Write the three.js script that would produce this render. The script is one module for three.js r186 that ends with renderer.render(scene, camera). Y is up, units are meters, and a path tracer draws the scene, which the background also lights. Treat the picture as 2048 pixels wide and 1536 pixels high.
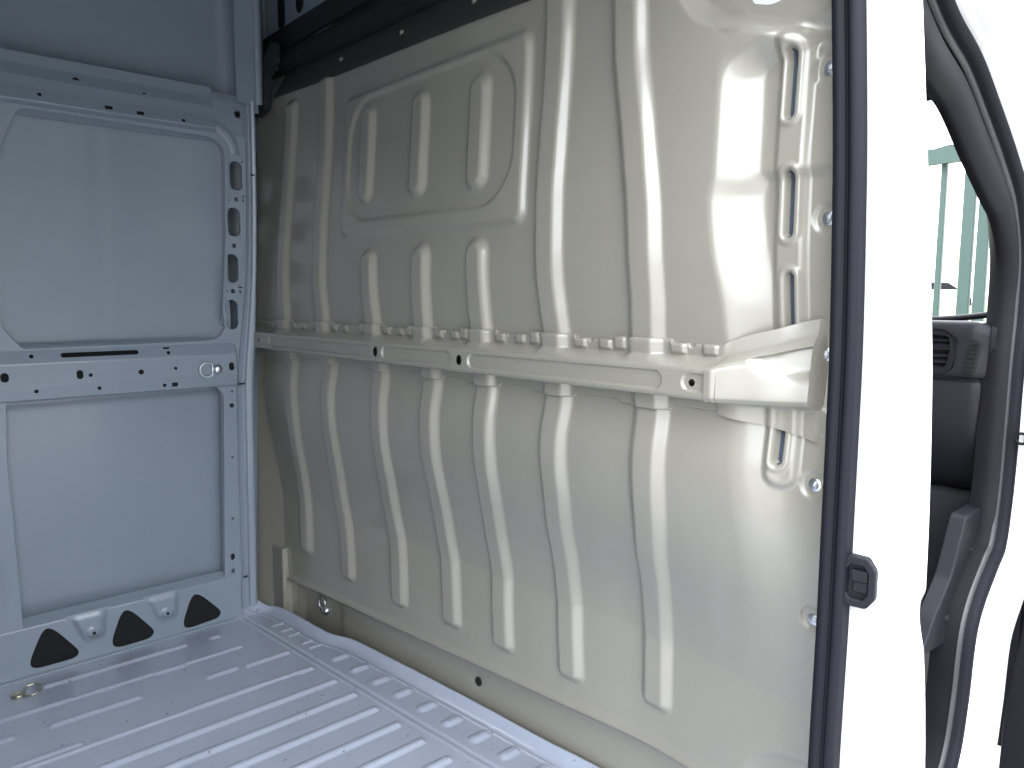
import * as THREE from 'three';
import { mergeGeometries, mergeVertices, toCreasedNormals } from 'three/addons/utils/BufferGeometryUtils.js';
import { ImprovedNoise } from 'three/addons/math/ImprovedNoise.js';

// ───────────────────────── camera, sky, sun, exposure ─────────────────────────
const scene = new THREE.Scene();
const camera = new THREE.PerspectiveCamera(54.85, 4 / 3, 0.02, 500);
camera.position.set(2.30, 1.01, 0.953);
camera.lookAt(2.30 - 0.74300, 1.01 - 0.11320, 0.953 - 0.65966);

const skyTex = (() => {
  const w = 128, h = 64, d = new Float32Array(w * h * 4);
  for (let j = 0; j < h; j++) for (let i = 0; i < w; i++) {
    const el = ((j + 0.5) / h - 0.5) * Math.PI, u = Math.max(0, Math.sin(el));
    const k = (j * w + i) * 4;
    const L = 0.70 + 0.95 * u;                                      // overcast: the zenith is brighter than the horizon
    d[k] = 1.0 * L; d[k + 1] = 1.04 * L; d[k + 2] = 1.11 * L; d[k + 3] = 1;
  }
  const t = new THREE.DataTexture(d, w, h, THREE.RGBAFormat, THREE.FloatType);
  t.mapping = THREE.EquirectangularReflectionMapping; t.magFilter = t.minFilter = THREE.LinearFilter;
  t.colorSpace = THREE.LinearSRGBColorSpace; t.needsUpdate = true; return t;
})();
scene.background = skyTex; scene.environment = skyTex;
scene.backgroundIntensity = 1.0; scene.environmentIntensity = 1.0;

const sun = new THREE.DirectionalLight(0xfff2e2, 1.2);
sun.position.set(1.5, 7, -8); sun.castShadow = true; sun.shadow.radius = 24;
sun.shadow.mapSize.set(2048, 2048);
Object.assign(sun.shadow.camera, { left: -8, right: 8, top: 8, bottom: -8, near: 0.5, far: 40 });
scene.add(sun); scene.add(sun.target);

const renderer = new THREE.WebGLRenderer({ antialias: true });
renderer.shadowMap.enabled = true;
renderer.toneMapping = THREE.LinearToneMapping;
renderer.toneMappingExposure = 7.3;

// ───────────────────────── helpers ─────────────────────────
let seed = 7;
const rnd = () => { seed = (seed * 1664525 + 1013904223) >>> 0; return seed / 4294967296; };
const noise = new ImprovedNoise();
const clamp = (x, a, b) => Math.min(b, Math.max(a, x));
const ss = (a, b, x) => { const t = clamp((x - a) / (b - a), 0, 1); return t * t * (3 - 2 * t); };
const lerp = (a, b, t) => a + (b - a) * t;
function interp(xs, ys, x) {                                  // smooth (monotone cubic) table lookup
  const n = xs.length;
  if (x <= xs[0]) return ys[0];
  if (x >= xs[n - 1]) return ys[n - 1];
  let i = 0; while (x > xs[i + 1]) i++;
  const h = xs[i + 1] - xs[i], t = (x - xs[i]) / h, dl = (ys[i + 1] - ys[i]) / h;
  const slope = (k) => {
    if (k <= 0 || k >= n - 1) return 0;
    const a = (ys[k] - ys[k - 1]) / (xs[k] - xs[k - 1]), b = (ys[k + 1] - ys[k]) / (xs[k + 1] - xs[k]);
    return a * b <= 0 ? 0 : 2 * a * b / (a + b);
  };
  const m0 = i === 0 ? dl : slope(i), m1 = i === n - 2 ? dl : slope(i + 1);
  const t2 = t * t, t3 = t2 * t;
  return ys[i] * (2 * t3 - 3 * t2 + 1) + m0 * h * (t3 - 2 * t2 + t) + ys[i + 1] * (-2 * t3 + 3 * t2) + m1 * h * (t3 - t2);
}
const table = (pairs) => { const p = [...pairs].sort((a, b) => a[0] - b[0]); const xs = p.map((q) => q[0]), ys = p.map((q) => q[1]); return (x) => interp(xs, ys, x); };
const sdBox = (dx, dy, hw, hh, r) => { const qx = Math.abs(dx) - hw + r, qy = Math.abs(dy) - hh + r; return Math.hypot(Math.max(qx, 0), Math.max(qy, 0)) + Math.min(Math.max(qx, qy), 0) - r; };

const names = {};
const numbered = (n) => { names[n] = (names[n] ?? -1) + 1; return names[n] ? `${n}_${String(names[n]).padStart(3, '0')}` : n; };
function thing(name, label, category, group, kind) {
  const o = new THREE.Group(); o.name = numbered(name); scene.add(o);
  if (kind) o.userData.kind = kind; else { o.userData.label = label; o.userData.category = category; if (group) o.userData.group = group; }
  return o;
}
function part(name, geo, mat, parent, label) {
  const m = new THREE.Mesh(Array.isArray(geo) ? merge(geo) : geo, mat);
  m.name = name; m.castShadow = m.receiveShadow = true; parent.add(m);
  if (label) m.userData.label = label;
  return m;
}
function merge(list) {
  const l = list.map((g) => {
    const q = g.index ? g.toNonIndexed() : g;
    for (const k of Object.keys(q.attributes)) if (!['position', 'normal', 'uv'].includes(k)) q.deleteAttribute(k);
    if (!q.attributes.uv) q.setAttribute('uv', new THREE.BufferAttribute(new Float32Array(q.attributes.position.count * 2), 2));
    if (!q.attributes.normal) q.computeVertexNormals();
    return q;
  });
  return mergeGeometries(l, false);
}
// grid surface from sample lists; f(a, b) -> [x, y, z]; uv in metres
function grid(as, bs, f, uvf) {
  const na = as.length, nb = bs.length, pos = new Float32Array(na * nb * 3), uv = new Float32Array(na * nb * 2), idx = [];
  for (let j = 0; j < nb; j++) for (let i = 0; i < na; i++) {
    const p = f(as[i], bs[j], i, j), k = j * na + i;
    pos.set(p, k * 3); uv.set(uvf ? uvf(as[i], bs[j], p) : [p[0] + p[2], p[1] + p[2] * 0.3], k * 2);
  }
  for (let j = 0; j < nb - 1; j++) for (let i = 0; i < na - 1; i++) {
    const a = j * na + i, b = a + 1, c = a + na, d = c + 1;
    idx.push(a, b, d, a, d, c);
  }
  const g = new THREE.BufferGeometry();
  g.setAttribute('position', new THREE.BufferAttribute(pos, 3));
  g.setAttribute('uv', new THREE.BufferAttribute(uv, 2));
  g.setIndex(idx); g.computeVertexNormals(); return g;
}
const range = (a, b, n) => Array.from({ length: n + 1 }, (_, i) => a + (b - a) * i / n);
function ranges(...spec) { const out = []; for (const [a, b, step] of spec) { const n = Math.max(1, Math.round((b - a) / step)); for (let i = 0; i < n; i++) out.push(a + (b - a) * i / n); } out.push(spec[spec.length - 1][1]); return out; }
function box(x0, x1, y0, y1, z0, z1, bev = 0) {
  if (!bev) { const g = new THREE.BoxGeometry(x1 - x0, y1 - y0, z1 - z0); g.translate((x0 + x1) / 2, (y0 + y1) / 2, (z0 + z1) / 2); return g; }
  const s = new THREE.Shape(); s.moveTo(x0 + bev, y0 + bev); s.lineTo(x1 - bev, y0 + bev); s.lineTo(x1 - bev, y1 - bev); s.lineTo(x0 + bev, y1 - bev);
  const g = new THREE.ExtrudeGeometry(s, { depth: z1 - z0 - 2 * bev, bevelEnabled: true, bevelSize: bev, bevelThickness: bev, bevelSegments: 3 });
  g.translate(0, 0, z0 + bev); return g;
}
// outlines in a plane
const V2 = (a) => a.map(([x, y]) => new THREE.Vector2(x, y));
function roundPoly(pts, r, n = 6) {                             // polygon with rounded corners
  const out = [], m = pts.length;
  for (let i = 0; i < m; i++) {
    const p = new THREE.Vector2(...pts[i]), a = new THREE.Vector2(...pts[(i + m - 1) % m]), b = new THREE.Vector2(...pts[(i + 1) % m]);
    const rr = Array.isArray(r) ? r[i] : r;
    const da = a.clone().sub(p), db = b.clone().sub(p);
    const q0 = p.clone().add(da.clone().setLength(Math.min(rr, da.length() * 0.49))), q1 = p.clone().add(db.clone().setLength(Math.min(rr, db.length() * 0.49)));
    for (let k = 0; k <= n; k++) { const t = k / n; out.push([(1 - t) * (1 - t) * q0.x + 2 * t * (1 - t) * p.x + t * t * q1.x, (1 - t) * (1 - t) * q0.y + 2 * t * (1 - t) * p.y + t * t * q1.y]); }
  }
  return out;
}
const stadium = (cx, cy, hx, hy, n = 8) => { const r = Math.min(hx, hy), o = []; for (const [sx, sy, a0] of [[1, 1, 0], [-1, 1, 1], [-1, -1, 2], [1, -1, 3]]) for (let k = 0; k <= n; k++) { const a = (a0 + k / n) * Math.PI / 2; o.push([cx + sx * (hx - r) + r * Math.cos(a), cy + sy * (hy - r) + r * Math.sin(a)]); } return o; };
const hole = (cx, cy, r) => stadium(cx, cy, r, r, 5);
const rect = (cx, cy, hx, hy) => [[cx - hx, cy - hy], [cx + hx, cy - hy], [cx + hx, cy + hy], [cx - hx, cy + hy]];
function shapeOf(outline, holes = []) { const s = new THREE.Shape(V2(outline)); s.holes = holes.map((h) => new THREE.Path(V2(h))); return s; }
// flat sheet: outline + holes in (s, t), mapped by f(s, t) -> [x, y, z]
function sheet(outline, holes, f) {
  const g = new THREE.ShapeGeometry(shapeOf(outline, holes)), p = g.attributes.position, uv = g.attributes.uv;
  for (let i = 0; i < p.count; i++) { const s = p.getX(i), t = p.getY(i); uv.setXY(i, s, t); p.setXYZ(i, ...f(s, t)); }
  g.computeVertexNormals(); return g;
}
// pressed pan: ring from outline (level 0) to inset outline (level d) and a floor
function pan(outline, inset, d, f, holes) {
  const n = outline.length, pos = [], uv = [];
  const cx = outline.reduce((a, p) => a + p[0], 0) / n, cy = outline.reduce((a, p) => a + p[1], 0) / n;
  const put = (s, t, l) => { pos.push(...f(s, t, l)); uv.push(s, t); };
  for (let i = 0; i < n; i++) { const j = (i + 1) % n, a = outline[i], b = outline[j], c = inset[j], e = inset[i];
    put(...a, 0); put(...b, 0); put(...c, d); put(...a, 0); put(...c, d); put(...e, d);
    if (!holes) { put(...e, d); put(...c, d); put(cx, cy, d); } }
  const g = new THREE.BufferGeometry(); g.setAttribute('position', new THREE.Float32BufferAttribute(pos, 3)); g.setAttribute('uv', new THREE.Float32BufferAttribute(uv, 2));
  g.computeVertexNormals(); return holes ? merge([g, sheet(inset, holes, (s, t) => f(s, t, d))]) : g;
}
function tube(pts, r, seg = 60, rad = 10, closed = false) { return new THREE.TubeGeometry(new THREE.CatmullRomCurve3(pts.map((p) => new THREE.Vector3(...p)), closed, 'centripetal'), seg, r, rad, closed); }
function xf(g, { pos = [0, 0, 0], rot = [0, 0, 0], scale = [1, 1, 1] }) { g.applyMatrix4(new THREE.Matrix4().compose(new THREE.Vector3(...pos), new THREE.Quaternion().setFromEuler(new THREE.Euler(...rot)), new THREE.Vector3(...scale))); return g; }

// ───────────────────────── materials ─────────────────────────
function tex(size, fn, srgb = false, rep = 1) {
  const d = new Uint8Array(size * size * 4);
  for (let j = 0; j < size; j++) for (let i = 0; i < size; i++) { const c = fn(i, j), k = (j * size + i) * 4; d[k] = c[0]; d[k + 1] = c[1]; d[k + 2] = c[2]; d[k + 3] = 255; }
  const t = new THREE.DataTexture(d, size, size); t.wrapS = t.wrapT = THREE.RepeatWrapping; t.magFilter = THREE.LinearFilter; t.minFilter = THREE.LinearMipmapLinearFilter; t.generateMipmaps = true;
  if (srgb) t.colorSpace = THREE.SRGBColorSpace; t.repeat.set(rep, rep); t.needsUpdate = true; return t;
}
const N = 512;
const per = (i, j, f, s) => {                                    // tileable noise
  const u = i / N, v = j / N, a = (x, y) => noise.noise(x * f, y * f, s);
  return lerp(lerp(a(u, v), a(u - 1, v), u), lerp(a(u, v - 1), a(u - 1, v - 1), u), v);
};
const peelTex = tex(N, (i, j) => { const v = 128 + 70 * per(i, j, 60, 1) + 40 * per(i, j, 22, 2); return [v, v, v]; }, false, 4);
const waveTex = tex(N, (i, j) => { const v = 128 + 90 * per(i, j, 4, 5) + 40 * per(i, j, 9, 6); return [v, v, v]; }, false, 1.3);
const smudgeTex = tex(N, (i, j) => { const v = clamp(185 + 50 * per(i, j, 5, 3) + 40 * per(i, j, 17, 4) + 20 * per(i, j, 70, 9), 0, 255); return [255, v, 255]; }, false, 1.4);
// matt dust film: blotches and specks of grit on the load floor
const specks = (() => {
  const c = new Float32Array(N * N);
  for (let k = 0; k < 190; k++) {
    const cx = rnd() * N, cy = rnd() * N, r = 0.5 + rnd() * rnd() * 1.7, e = 1 + rnd() * 1.5, an = rnd() * 3.14, s = 0.3 + 0.7 * rnd();
    for (let y = -5; y <= 5; y++) for (let x = -5; x <= 5; x++) {
      const u = (x * Math.cos(an) + y * Math.sin(an)) / (r * e), w = (-x * Math.sin(an) + y * Math.cos(an)) / r;
      const q = clamp(1.4 - Math.hypot(u, w), 0, 1) * s, id = (((cy | 0) + y + N) % N) * N + (((cx | 0) + x + N) % N);
      c[id] = Math.max(c[id], q);
    }
  }
  return c;
})();
const toS = (l) => 255 * (l <= 0.0031308 ? 12.92 * l : 1.055 * Math.pow(l, 1 / 2.4) - 0.055);
const mottle = (r, g, b, amt, grit) => tex(N, (i, j) => {
  const v = 1 + amt * (0.7 * per(i, j, 6, 11) + 0.5 * per(i, j, 24, 12) + 0.35 * per(i, j, 90, 13)), q = grit ? 1 - 0.85 * specks[j * N + i] : 1;
  return [toS(r * v * q), toS(g * v * q), toS(b * v * q)];
}, true, 1.6);
const paint = (r, g, b, o = {}) => new THREE.MeshPhysicalMaterial({ map: mottle(r, g, b, o.amt ?? 0.05, o.grit), roughness: o.rough ?? 0.5, roughnessMap: smudgeTex, clearcoat: o.cc ?? 1, clearcoatRoughness: o.ccr ?? 0.12, bumpMap: o.bump ?? peelTex, bumpScale: o.bs ?? 0.000012, side: THREE.DoubleSide });
const M = {
  beige: paint(0.252, 0.241, 0.203, { ccr: 0.15, cc: 0.95 }),
  grey: paint(0.204, 0.250, 0.298, { cc: 0.6, ccr: 0.2 }),
  greySkin: paint(0.204, 0.250, 0.298, { cc: 0.6, ccr: 0.17, bump: waveTex, bs: 0.0006 }),
  floor: paint(0.31, 0.345, 0.42, { cc: 0.7, ccr: 0.16, grit: true, amt: 0.08 }),
  white: paint(0.80, 0.81, 0.83, { cc: 1, ccr: 0.06, amt: 0.01 }),
  rubber: new THREE.MeshPhysicalMaterial({ color: new THREE.Color(0.009, 0.0095, 0.014), specularIntensity: 0.3, roughness: 0.62, bumpMap: peelTex, bumpScale: 0.0001, side: THREE.DoubleSide }),
  black: new THREE.MeshStandardMaterial({ color: new THREE.Color(0.008, 0.008, 0.009), roughness: 0.75, side: THREE.DoubleSide }),
  plug: new THREE.MeshStandardMaterial({ color: new THREE.Color(0.004, 0.004, 0.005), roughness: 0.9, side: THREE.DoubleSide }),  // near black: real plugs, also the painted darkness of holes and hollow rails
  felt: new THREE.MeshStandardMaterial({ color: new THREE.Color(0.045, 0.06, 0.085), roughness: 0.95, bumpMap: peelTex, bumpScale: 0.0006 }),
  zinc: new THREE.MeshStandardMaterial({ color: new THREE.Color(0.72, 0.75, 0.78), metalness: 1, roughness: 0.34 }),
  brass: new THREE.MeshStandardMaterial({ color: new THREE.Color(0.55, 0.52, 0.38), metalness: 1, roughness: 0.3 }),
  plastic: new THREE.MeshPhysicalMaterial({ color: new THREE.Color(0.008, 0.008, 0.011), specularIntensity: 0.32, roughness: 0.55, bumpMap: peelTex, bumpScale: 0.0002, side: THREE.DoubleSide }),
  plasticGrey: new THREE.MeshPhysicalMaterial({ color: new THREE.Color(0.014, 0.0145, 0.019), specularIntensity: 0.38, roughness: 0.5, bumpMap: peelTex, bumpScale: 0.0002, side: THREE.DoubleSide }),
  carpet: new THREE.MeshStandardMaterial({ color: new THREE.Color(0.012, 0.013, 0.019), roughness: 0.95, bumpMap: peelTex, bumpScale: 0.001, side: THREE.DoubleSide }),
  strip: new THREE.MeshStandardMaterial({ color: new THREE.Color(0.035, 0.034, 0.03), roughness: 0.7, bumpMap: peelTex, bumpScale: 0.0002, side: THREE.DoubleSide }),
  gloss: new THREE.MeshPhysicalMaterial({ color: new THREE.Color(0.03, 0.03, 0.034), roughness: 0.4, side: THREE.DoubleSide }),
  glass: new THREE.MeshPhysicalMaterial({ color: 0xffffff, roughness: 0.02, transmission: 1, thickness: 0, ior: 1.5, side: THREE.DoubleSide }),
};

// ═════════════════════════ THE VAN ═════════════════════════
const van = thing('cargo_van', 'white panel van seen through its open side door, grey load bay and beige bulkhead', 'van');

// ───────────────────────── bulkhead sheet ─────────────────────────
const lowZ = table([[0.38, -0.055], [0.5, -0.040], [0.6, -0.022], [0.68, -0.010], [0.76, -0.004], [0.84, -0.012], [0.945, 0]]);
const upB = table([[0.945, 0], [1.0, 0.5], [1.1, 1], [1.18, 1], [1.28, 0.65], [1.45, 0.1], [1.7, 0]]);
function baseZ(x, y) {
  if (y >= 0.945) return 0.018 * ss(0.1, 1.3, x) * upB(y) - 0.03 * (1 - ss(0.3, 1.3, x)) * ss(1.0, 1.55, y);
  return lowZ(y) - 0.06 * x * (1 - 0.6 * ss(1.4, 1.85, x)) * (1 - ss(0.36, 0.74, y));
}
const ribOff = [0.031, 0.026, 0.05, 0.051, 0.035, 0.026, 0.032];
const ribTop = [1.575, 1.60, 1.135, 1.135, 1.135, 1.9, 1.9], ribBot = [0.213, 0.19, 0.185, 0.198, 0.2, 0.205, 0.232];
const ribX = [
  [[1.591, 0.225], [1.3, 0.2], [1.083, 0.188], [0.953, 0.195], [0.82, 0.212], [0.727, 0.207], [0.514, 0.165], [0.333, 0.152], [0.2, 0.152]],
  [[1.603, 0.437], [1.277, 0.428], [1.063, 0.425], [0.948, 0.438], [0.832, 0.449], [0.748, 0.439], [0.616, 0.414], [0.425, 0.376], [0.278, 0.39], [0.193, 0.392]],
  [[1.131, 0.668], [1.046, 0.665], [0.947, 0.671], [0.832, 0.684], [0.759, 0.680], [0.625, 0.652], [0.43, 0.610], [0.305, 0.616], [0.192, 0.618]],
  [[1.131, 0.897], [1.054, 0.888], [0.947, 0.881], [0.836, 0.898], [0.734, 0.889], [0.594, 0.860], [0.41, 0.824], [0.344, 0.826], [0.202, 0.832]],
  [[1.119, 1.108], [1.03, 1.103], [0.946, 1.101], [0.835, 1.103], [0.749, 1.099], [0.634, 1.080], [0.462, 1.034], [0.336, 1.025], [0.203, 1.030]],
  [[1.505, 1.328], [1.275, 1.322], [1.143, 1.320], [1.055, 1.319], [0.947, 1.324], [0.833, 1.319], [0.766, 1.312], [0.666, 1.300], [0.522, 1.259], [0.373, 1.236], [0.209, 1.243]],
  [[1.65, 1.468], [1.488, 1.475], [1.409, 1.479], [1.288, 1.5], [1.144, 1.522], [1.009, 1.527], [0.944, 1.523], [0.837, 1.526], [0.761, 1.524], [0.671, 1.516], [0.541, 1.483], [0.369, 1.453], [0.237, 1.455]],
].map((t, i) => table(t.map(([y, x]) => [y, x + ribOff[i]])));
const flankX = table([[0.3, 1.69], [0.44, 1.70], [0.63, 1.712], [0.79, 1.70], [0.995, 1.692], [1.08, 1.676], [1.155, 1.668], [1.19, 1.676], [1.36, 1.672]]);
const slots = [[1.774, 1.30, 0.046], [1.778, 1.14, 0.045], [1.780, 1.00, 0.047], [1.775, 0.815, 0.040]];
const bosses = [[1.818, 1.312], [1.826, 1.118], [1.823, 0.753], [1.815, 0.545]];
const foldY = (x) => 1.612 - 0.052 * x;                                     // where the head flange folds back
function sheetZ(x, y) {
  let z = baseZ(x, y);
  // pressed window blank: raised field, sunk rounded field, three bars
  if (y > 1.1 && y < 1.56 && x > 0.5 && x < 1.35) {
    z += 0.011 * (1 - ss(-0.016, 0.002, sdBox(x - 0.93, y - 1.3305 + (x - 0.93) * 0.025, 0.36, 0.176, 0.03)));
    z -= 0.0065 * (1 - ss(-0.009, 0.003, sdBox(x - 0.928, y - 1.34 + (x - 0.93) * 0.025, 0.326, 0.148, 0.105)));
    for (const [cx, y0, y1] of [[0.697, 1.237, 1.477], [0.93, 1.229, 1.462], [1.143, 1.22, 1.449]]) z += 0.013 * (1 - ss(-0.021, 0.002, sdBox(x - cx, y - (y0 + y1) / 2, 0.037, (y1 - y0) / 2, 0.034)));
  }
  for (let i = 0; i < 7; i++) {
    const c = ribX[i](y);
    if (Math.abs(x - c) > 0.05) continue;
    const top = ribTop[i], bot = ribBot[i], r = i > 1 && i < 5 && y > 0.9 ? 0.036 : 0.024;
    z += 0.0145 * (1 - ss(-0.021, 0.002, sdBox(x - c, y - (top + bot) / 2, 0.0375, (top - bot) / 2, r)));
  }
  if (x > 1.55) {
    // sunk flange towards the door post
    const lineTop = y - (1.352 + 0.26 * (x - 1.68)), step = ss(1.172, 1.19, y);
    const D = lerp(lerp(0.027, 0.046, ss(0.84, 0.93, y)), 0.038, step) * ss(0.40, 0.78, y) * (1 - ss(-0.045, 0.006, lineTop));
    const w = lerp(0.075, 0.062, step) + 0.025 * (1 - ss(0.8, 0.95, y));
    z -= D * ss(0, w, x - flankX(y));
    // second pocket above the diagonal
    z -= 0.03 * ss(-0.006, 0.026, -sdBox(x - 1.86, y - 1.60 + 0.38 * (x - 1.6), 0.262, 0.135 + 0.04, 0.06));
    // pad with the four vents
    z += 0.009 * (1 - ss(-0.008, 0.006, sdBox(x - 1.778 - 0.01 * (1.1 - y) * 0.2, y - 1.055, 0.022, 0.312, 0.02))) * ss(0.5, 0.8, y);
    for (const [cx, cy, hl] of slots) { const s = sdBox(x - cx, y - cy, 0.0065, hl, 0.0064); z += 0.0035 * (ss(-0.001, 0.004, s) - ss(0.007, 0.012, s)) - 0.012 * (1 - ss(-0.0035, 0.0005, s)); }
    for (const [cx, cy] of bosses) z -= 0.004 * (1 - ss(0.013, 0.021, Math.hypot(x - cx, (y - cy) * 0.9)));
    z += 0.0035 * (1 - ss(0.019, 0.022, Math.hypot(x - 1.822, y - 0.842)));
    // shallow dished corner at the foot
    z -= 0.007 * ss(0, 0.02, 0.13 - Math.hypot(x - 1.80, (y - 0.17)) );
  }
  // head flange leans back; foot hem turns out
  const f = y - foldY(x);
  if (f > -0.01 && x < 1.6) z -= 0.6 * (f > 0.012 ? f - 0.001 : 0.022 * 0.5 * Math.pow((f + 0.01) / 0.022, 2)) * (1 - ss(1.28, 1.40, x));
  const hem = y - hemY(x);
  z += 0.006 * (1 - ss(0.0, 0.022, hem));
  z += 0.0012 * noise.noise(x * 3.1, y * 2.7, 4.2);                          // pressed sheet is never dead flat
  return z;
}
function hemY(x) { return 0.098 + 0.04 * x; }
const headY = (x) => 1.697 - 0.036 * x;
const topY = (x) => lerp(headY(x), 1.420 + 0.005 * Math.sin(x * 75), ss(1.655, 1.71, x));
const leftX = (y) => 0.035 * (1 - ss(0.8, 0.9, y)) + 0.03 * (1 - ss(0.1, 0.16, y));
{
  const us = ranges([0, 0.55, 0.0036], [0.55, 1.62, 0.0028], [1.62, 1.74, 0.003], [1.74, 1.864, 0.0013]);
  const vs = range(0, 1, 430);
  const g = grid(us, vs, (a, b) => {
    let y = lerp(hemY(a), topY(a), b);
    const x = a < 0.1 ? lerp(leftX(y), 0.1, a / 0.1) : a;
    y = lerp(hemY(x), topY(x), b);
    return [x, y, sheetZ(x, y)];
  }, (a, b, p) => [p[0], p[1]]);
  var bulkhead = part('bulkhead', g, M.beige, van, 'glossy beige pressed steel bulkhead with upright ribs');
}
for (const [cx, cy, hl] of slots) part('vent_slot', grid(range(-1, 1, 4), range(-1, 1, 40), (u, v) => { const w = 0.0056 * Math.sqrt(Math.max(0.02, 1 - Math.pow(Math.abs(v), 12))); const x = cx + u * w, y = cy + v * (hl - 0.001); return [x, y, sheetZ(cx, y) + 0.002]; }), M.felt, bulkhead, 'narrow vent slot showing blue grey felt');
// hem edge of the sheet
part('hem', grid(range(0.05, 1.86, 160), [0, 1, 2, 3], (x, j) => { const y = hemY(x), z = sheetZ(x, y); return [[x, y + 0.001, z + 0.0015], [x, y - 0.003, z + 0.001], [x, y - 0.003, z - 0.006], [x, y + 0.02, z - 0.012]][j]; }), M.beige, bulkhead);

// cross beam: pressed top hat whose flanges follow the ribs
const BX0 = 0.015, BX1 = 1.706, BZ = 0.036, BT = 0.912, BB = 0.863;
{
  const us = range(BX0, BX1, 560);
  const pleat = (x) => { let v = 0; for (let i = 0; i < 7; i++) { const c = ribX[i](0.94); for (const [o, w, a] of [[-0.050, 0.014, 0.006], [0.064, 0.016, 0.005], [0.122, 0.015, 0.005]]) v += a * (1 - ss(w * 0.62, w, Math.abs(x - c - o))); } return v; };
  const tabY = (x) => { let v = 0.944 + 0.003 * (1 - x / 1.7); for (let i = 0; i < 7; i++) { const c = ribX[i](0.94); v += 0.006 * (1 - ss(0.056, 0.059, Math.abs(x - c + 0.006))) - 0.005 * (1 - ss(0.003, 0.005, Math.abs(x - c - 0.088))); } return v; };
  const tabL = (x) => { let v = 0.844; for (let i = 0; i < 7; i++) { const c = ribX[i](0.84); v -= 0.008 * (1 - ss(0.028, 0.036, Math.abs(x - c - 0.012))) + 0.007 * (1 - ss(0.014, 0.018, Math.abs(x - c + 0.045))); } return v; };
  const rowsT = [[0, 1], [0.34, 1], [0.68, 1], [1, 1]];
  const top = grid(us, range(0, 1, 18), (x, v) => {
    const yt = tabY(x), yf = 0.926;
    if (v < 0.06) { const zt = sheetZ(x, yt); return [x, yt + 0.0002, v < 0.03 ? zt - 0.001 : zt + 0.005 + pleat(x)]; }
    if (v < 0.5) { const y = lerp(yt, yf, v * 2); return [x, y, sheetZ(x, y) + 0.0065 + pleat(x) * (1 - ss(0.75, 1, v * 2))]; }
    const t = (v - 0.5) * 2, y = lerp(yf, BT, t), zf = sheetZ(x, yf) + 0.0065;
    return [x, y, lerp(zf, BZ - 0.005, Math.pow(t, 0.9))];
  });
  const fil1 = grid(us, range(0, 1, 5), (x, t) => { const a = t * Math.PI / 2; return [x, BT - 0.006 * (1 - Math.cos(a)), BZ - 0.005 + 0.005 * Math.sin(a)]; });
  const fil2 = grid(us, range(0, 1, 6), (x, t) => { const a = t * Math.PI / 2; return [x, BB + 0.007 - 0.007 * Math.sin(a), BZ - 0.007 * (1 - Math.cos(a))]; });
  const under = grid(us, range(0, 1, 6), (x, t) => [x, lerp(BB, 0.860, t), lerp(BZ - 0.007, sheetZ(x, 0.860) + 0.003, t)]);
  const low = grid(us, range(0, 1, 8), (x, t) => { const y = lerp(0.860, tabL(x), Math.min(1, t * 1.15)); return [x, y, sheetZ(x, y) + (t > 0.95 ? -0.001 : 0.006)]; });
  const y0 = BB + 0.007, y1 = BT - 0.006, ym = (y0 + y1) / 2, f = (s, t, l = 0) => [s, t, BZ + l];
  const pans = [[0.175, 0.757], [0.806, 1.078], [1.13, 1.612]], cut = [], extra = [];
  for (const [a, b] of pans) { const o = stadium((a + b) / 2, ym, (b - a) / 2, 0.0155), i = stadium((a + b) / 2, ym, (b - a) / 2 - 0.0032, 0.0123); cut.push(o); extra.push(pan(o, i, -0.004, f)); }
  const oE = stadium(1.672, ym + 0.001, 0.026, 0.0145), iE = stadium(1.672, ym + 0.001, 0.0225, 0.011);
  cut.push(oE); extra.push(pan(oE, iE, -0.004, f, [hole(1.663, ym, 0.0055)]));
  const holes = [hole(0.109, ym, 0.006), stadium(0.781, ym, 0.0095, 0.0115), stadium(1.104, ym, 0.0085, 0.0105)];
  const face = sheet([[BX0, y0], [BX1, y0], [BX1, y1], [BX0, y1]], [...cut, ...holes], f);
  void rowsT;
  part('cross_beam', [top, fil1, fil2, under, low, face, ...extra], M.beige, bulkhead, 'horizontal pressed steel beam across the bulkhead');
}
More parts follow.
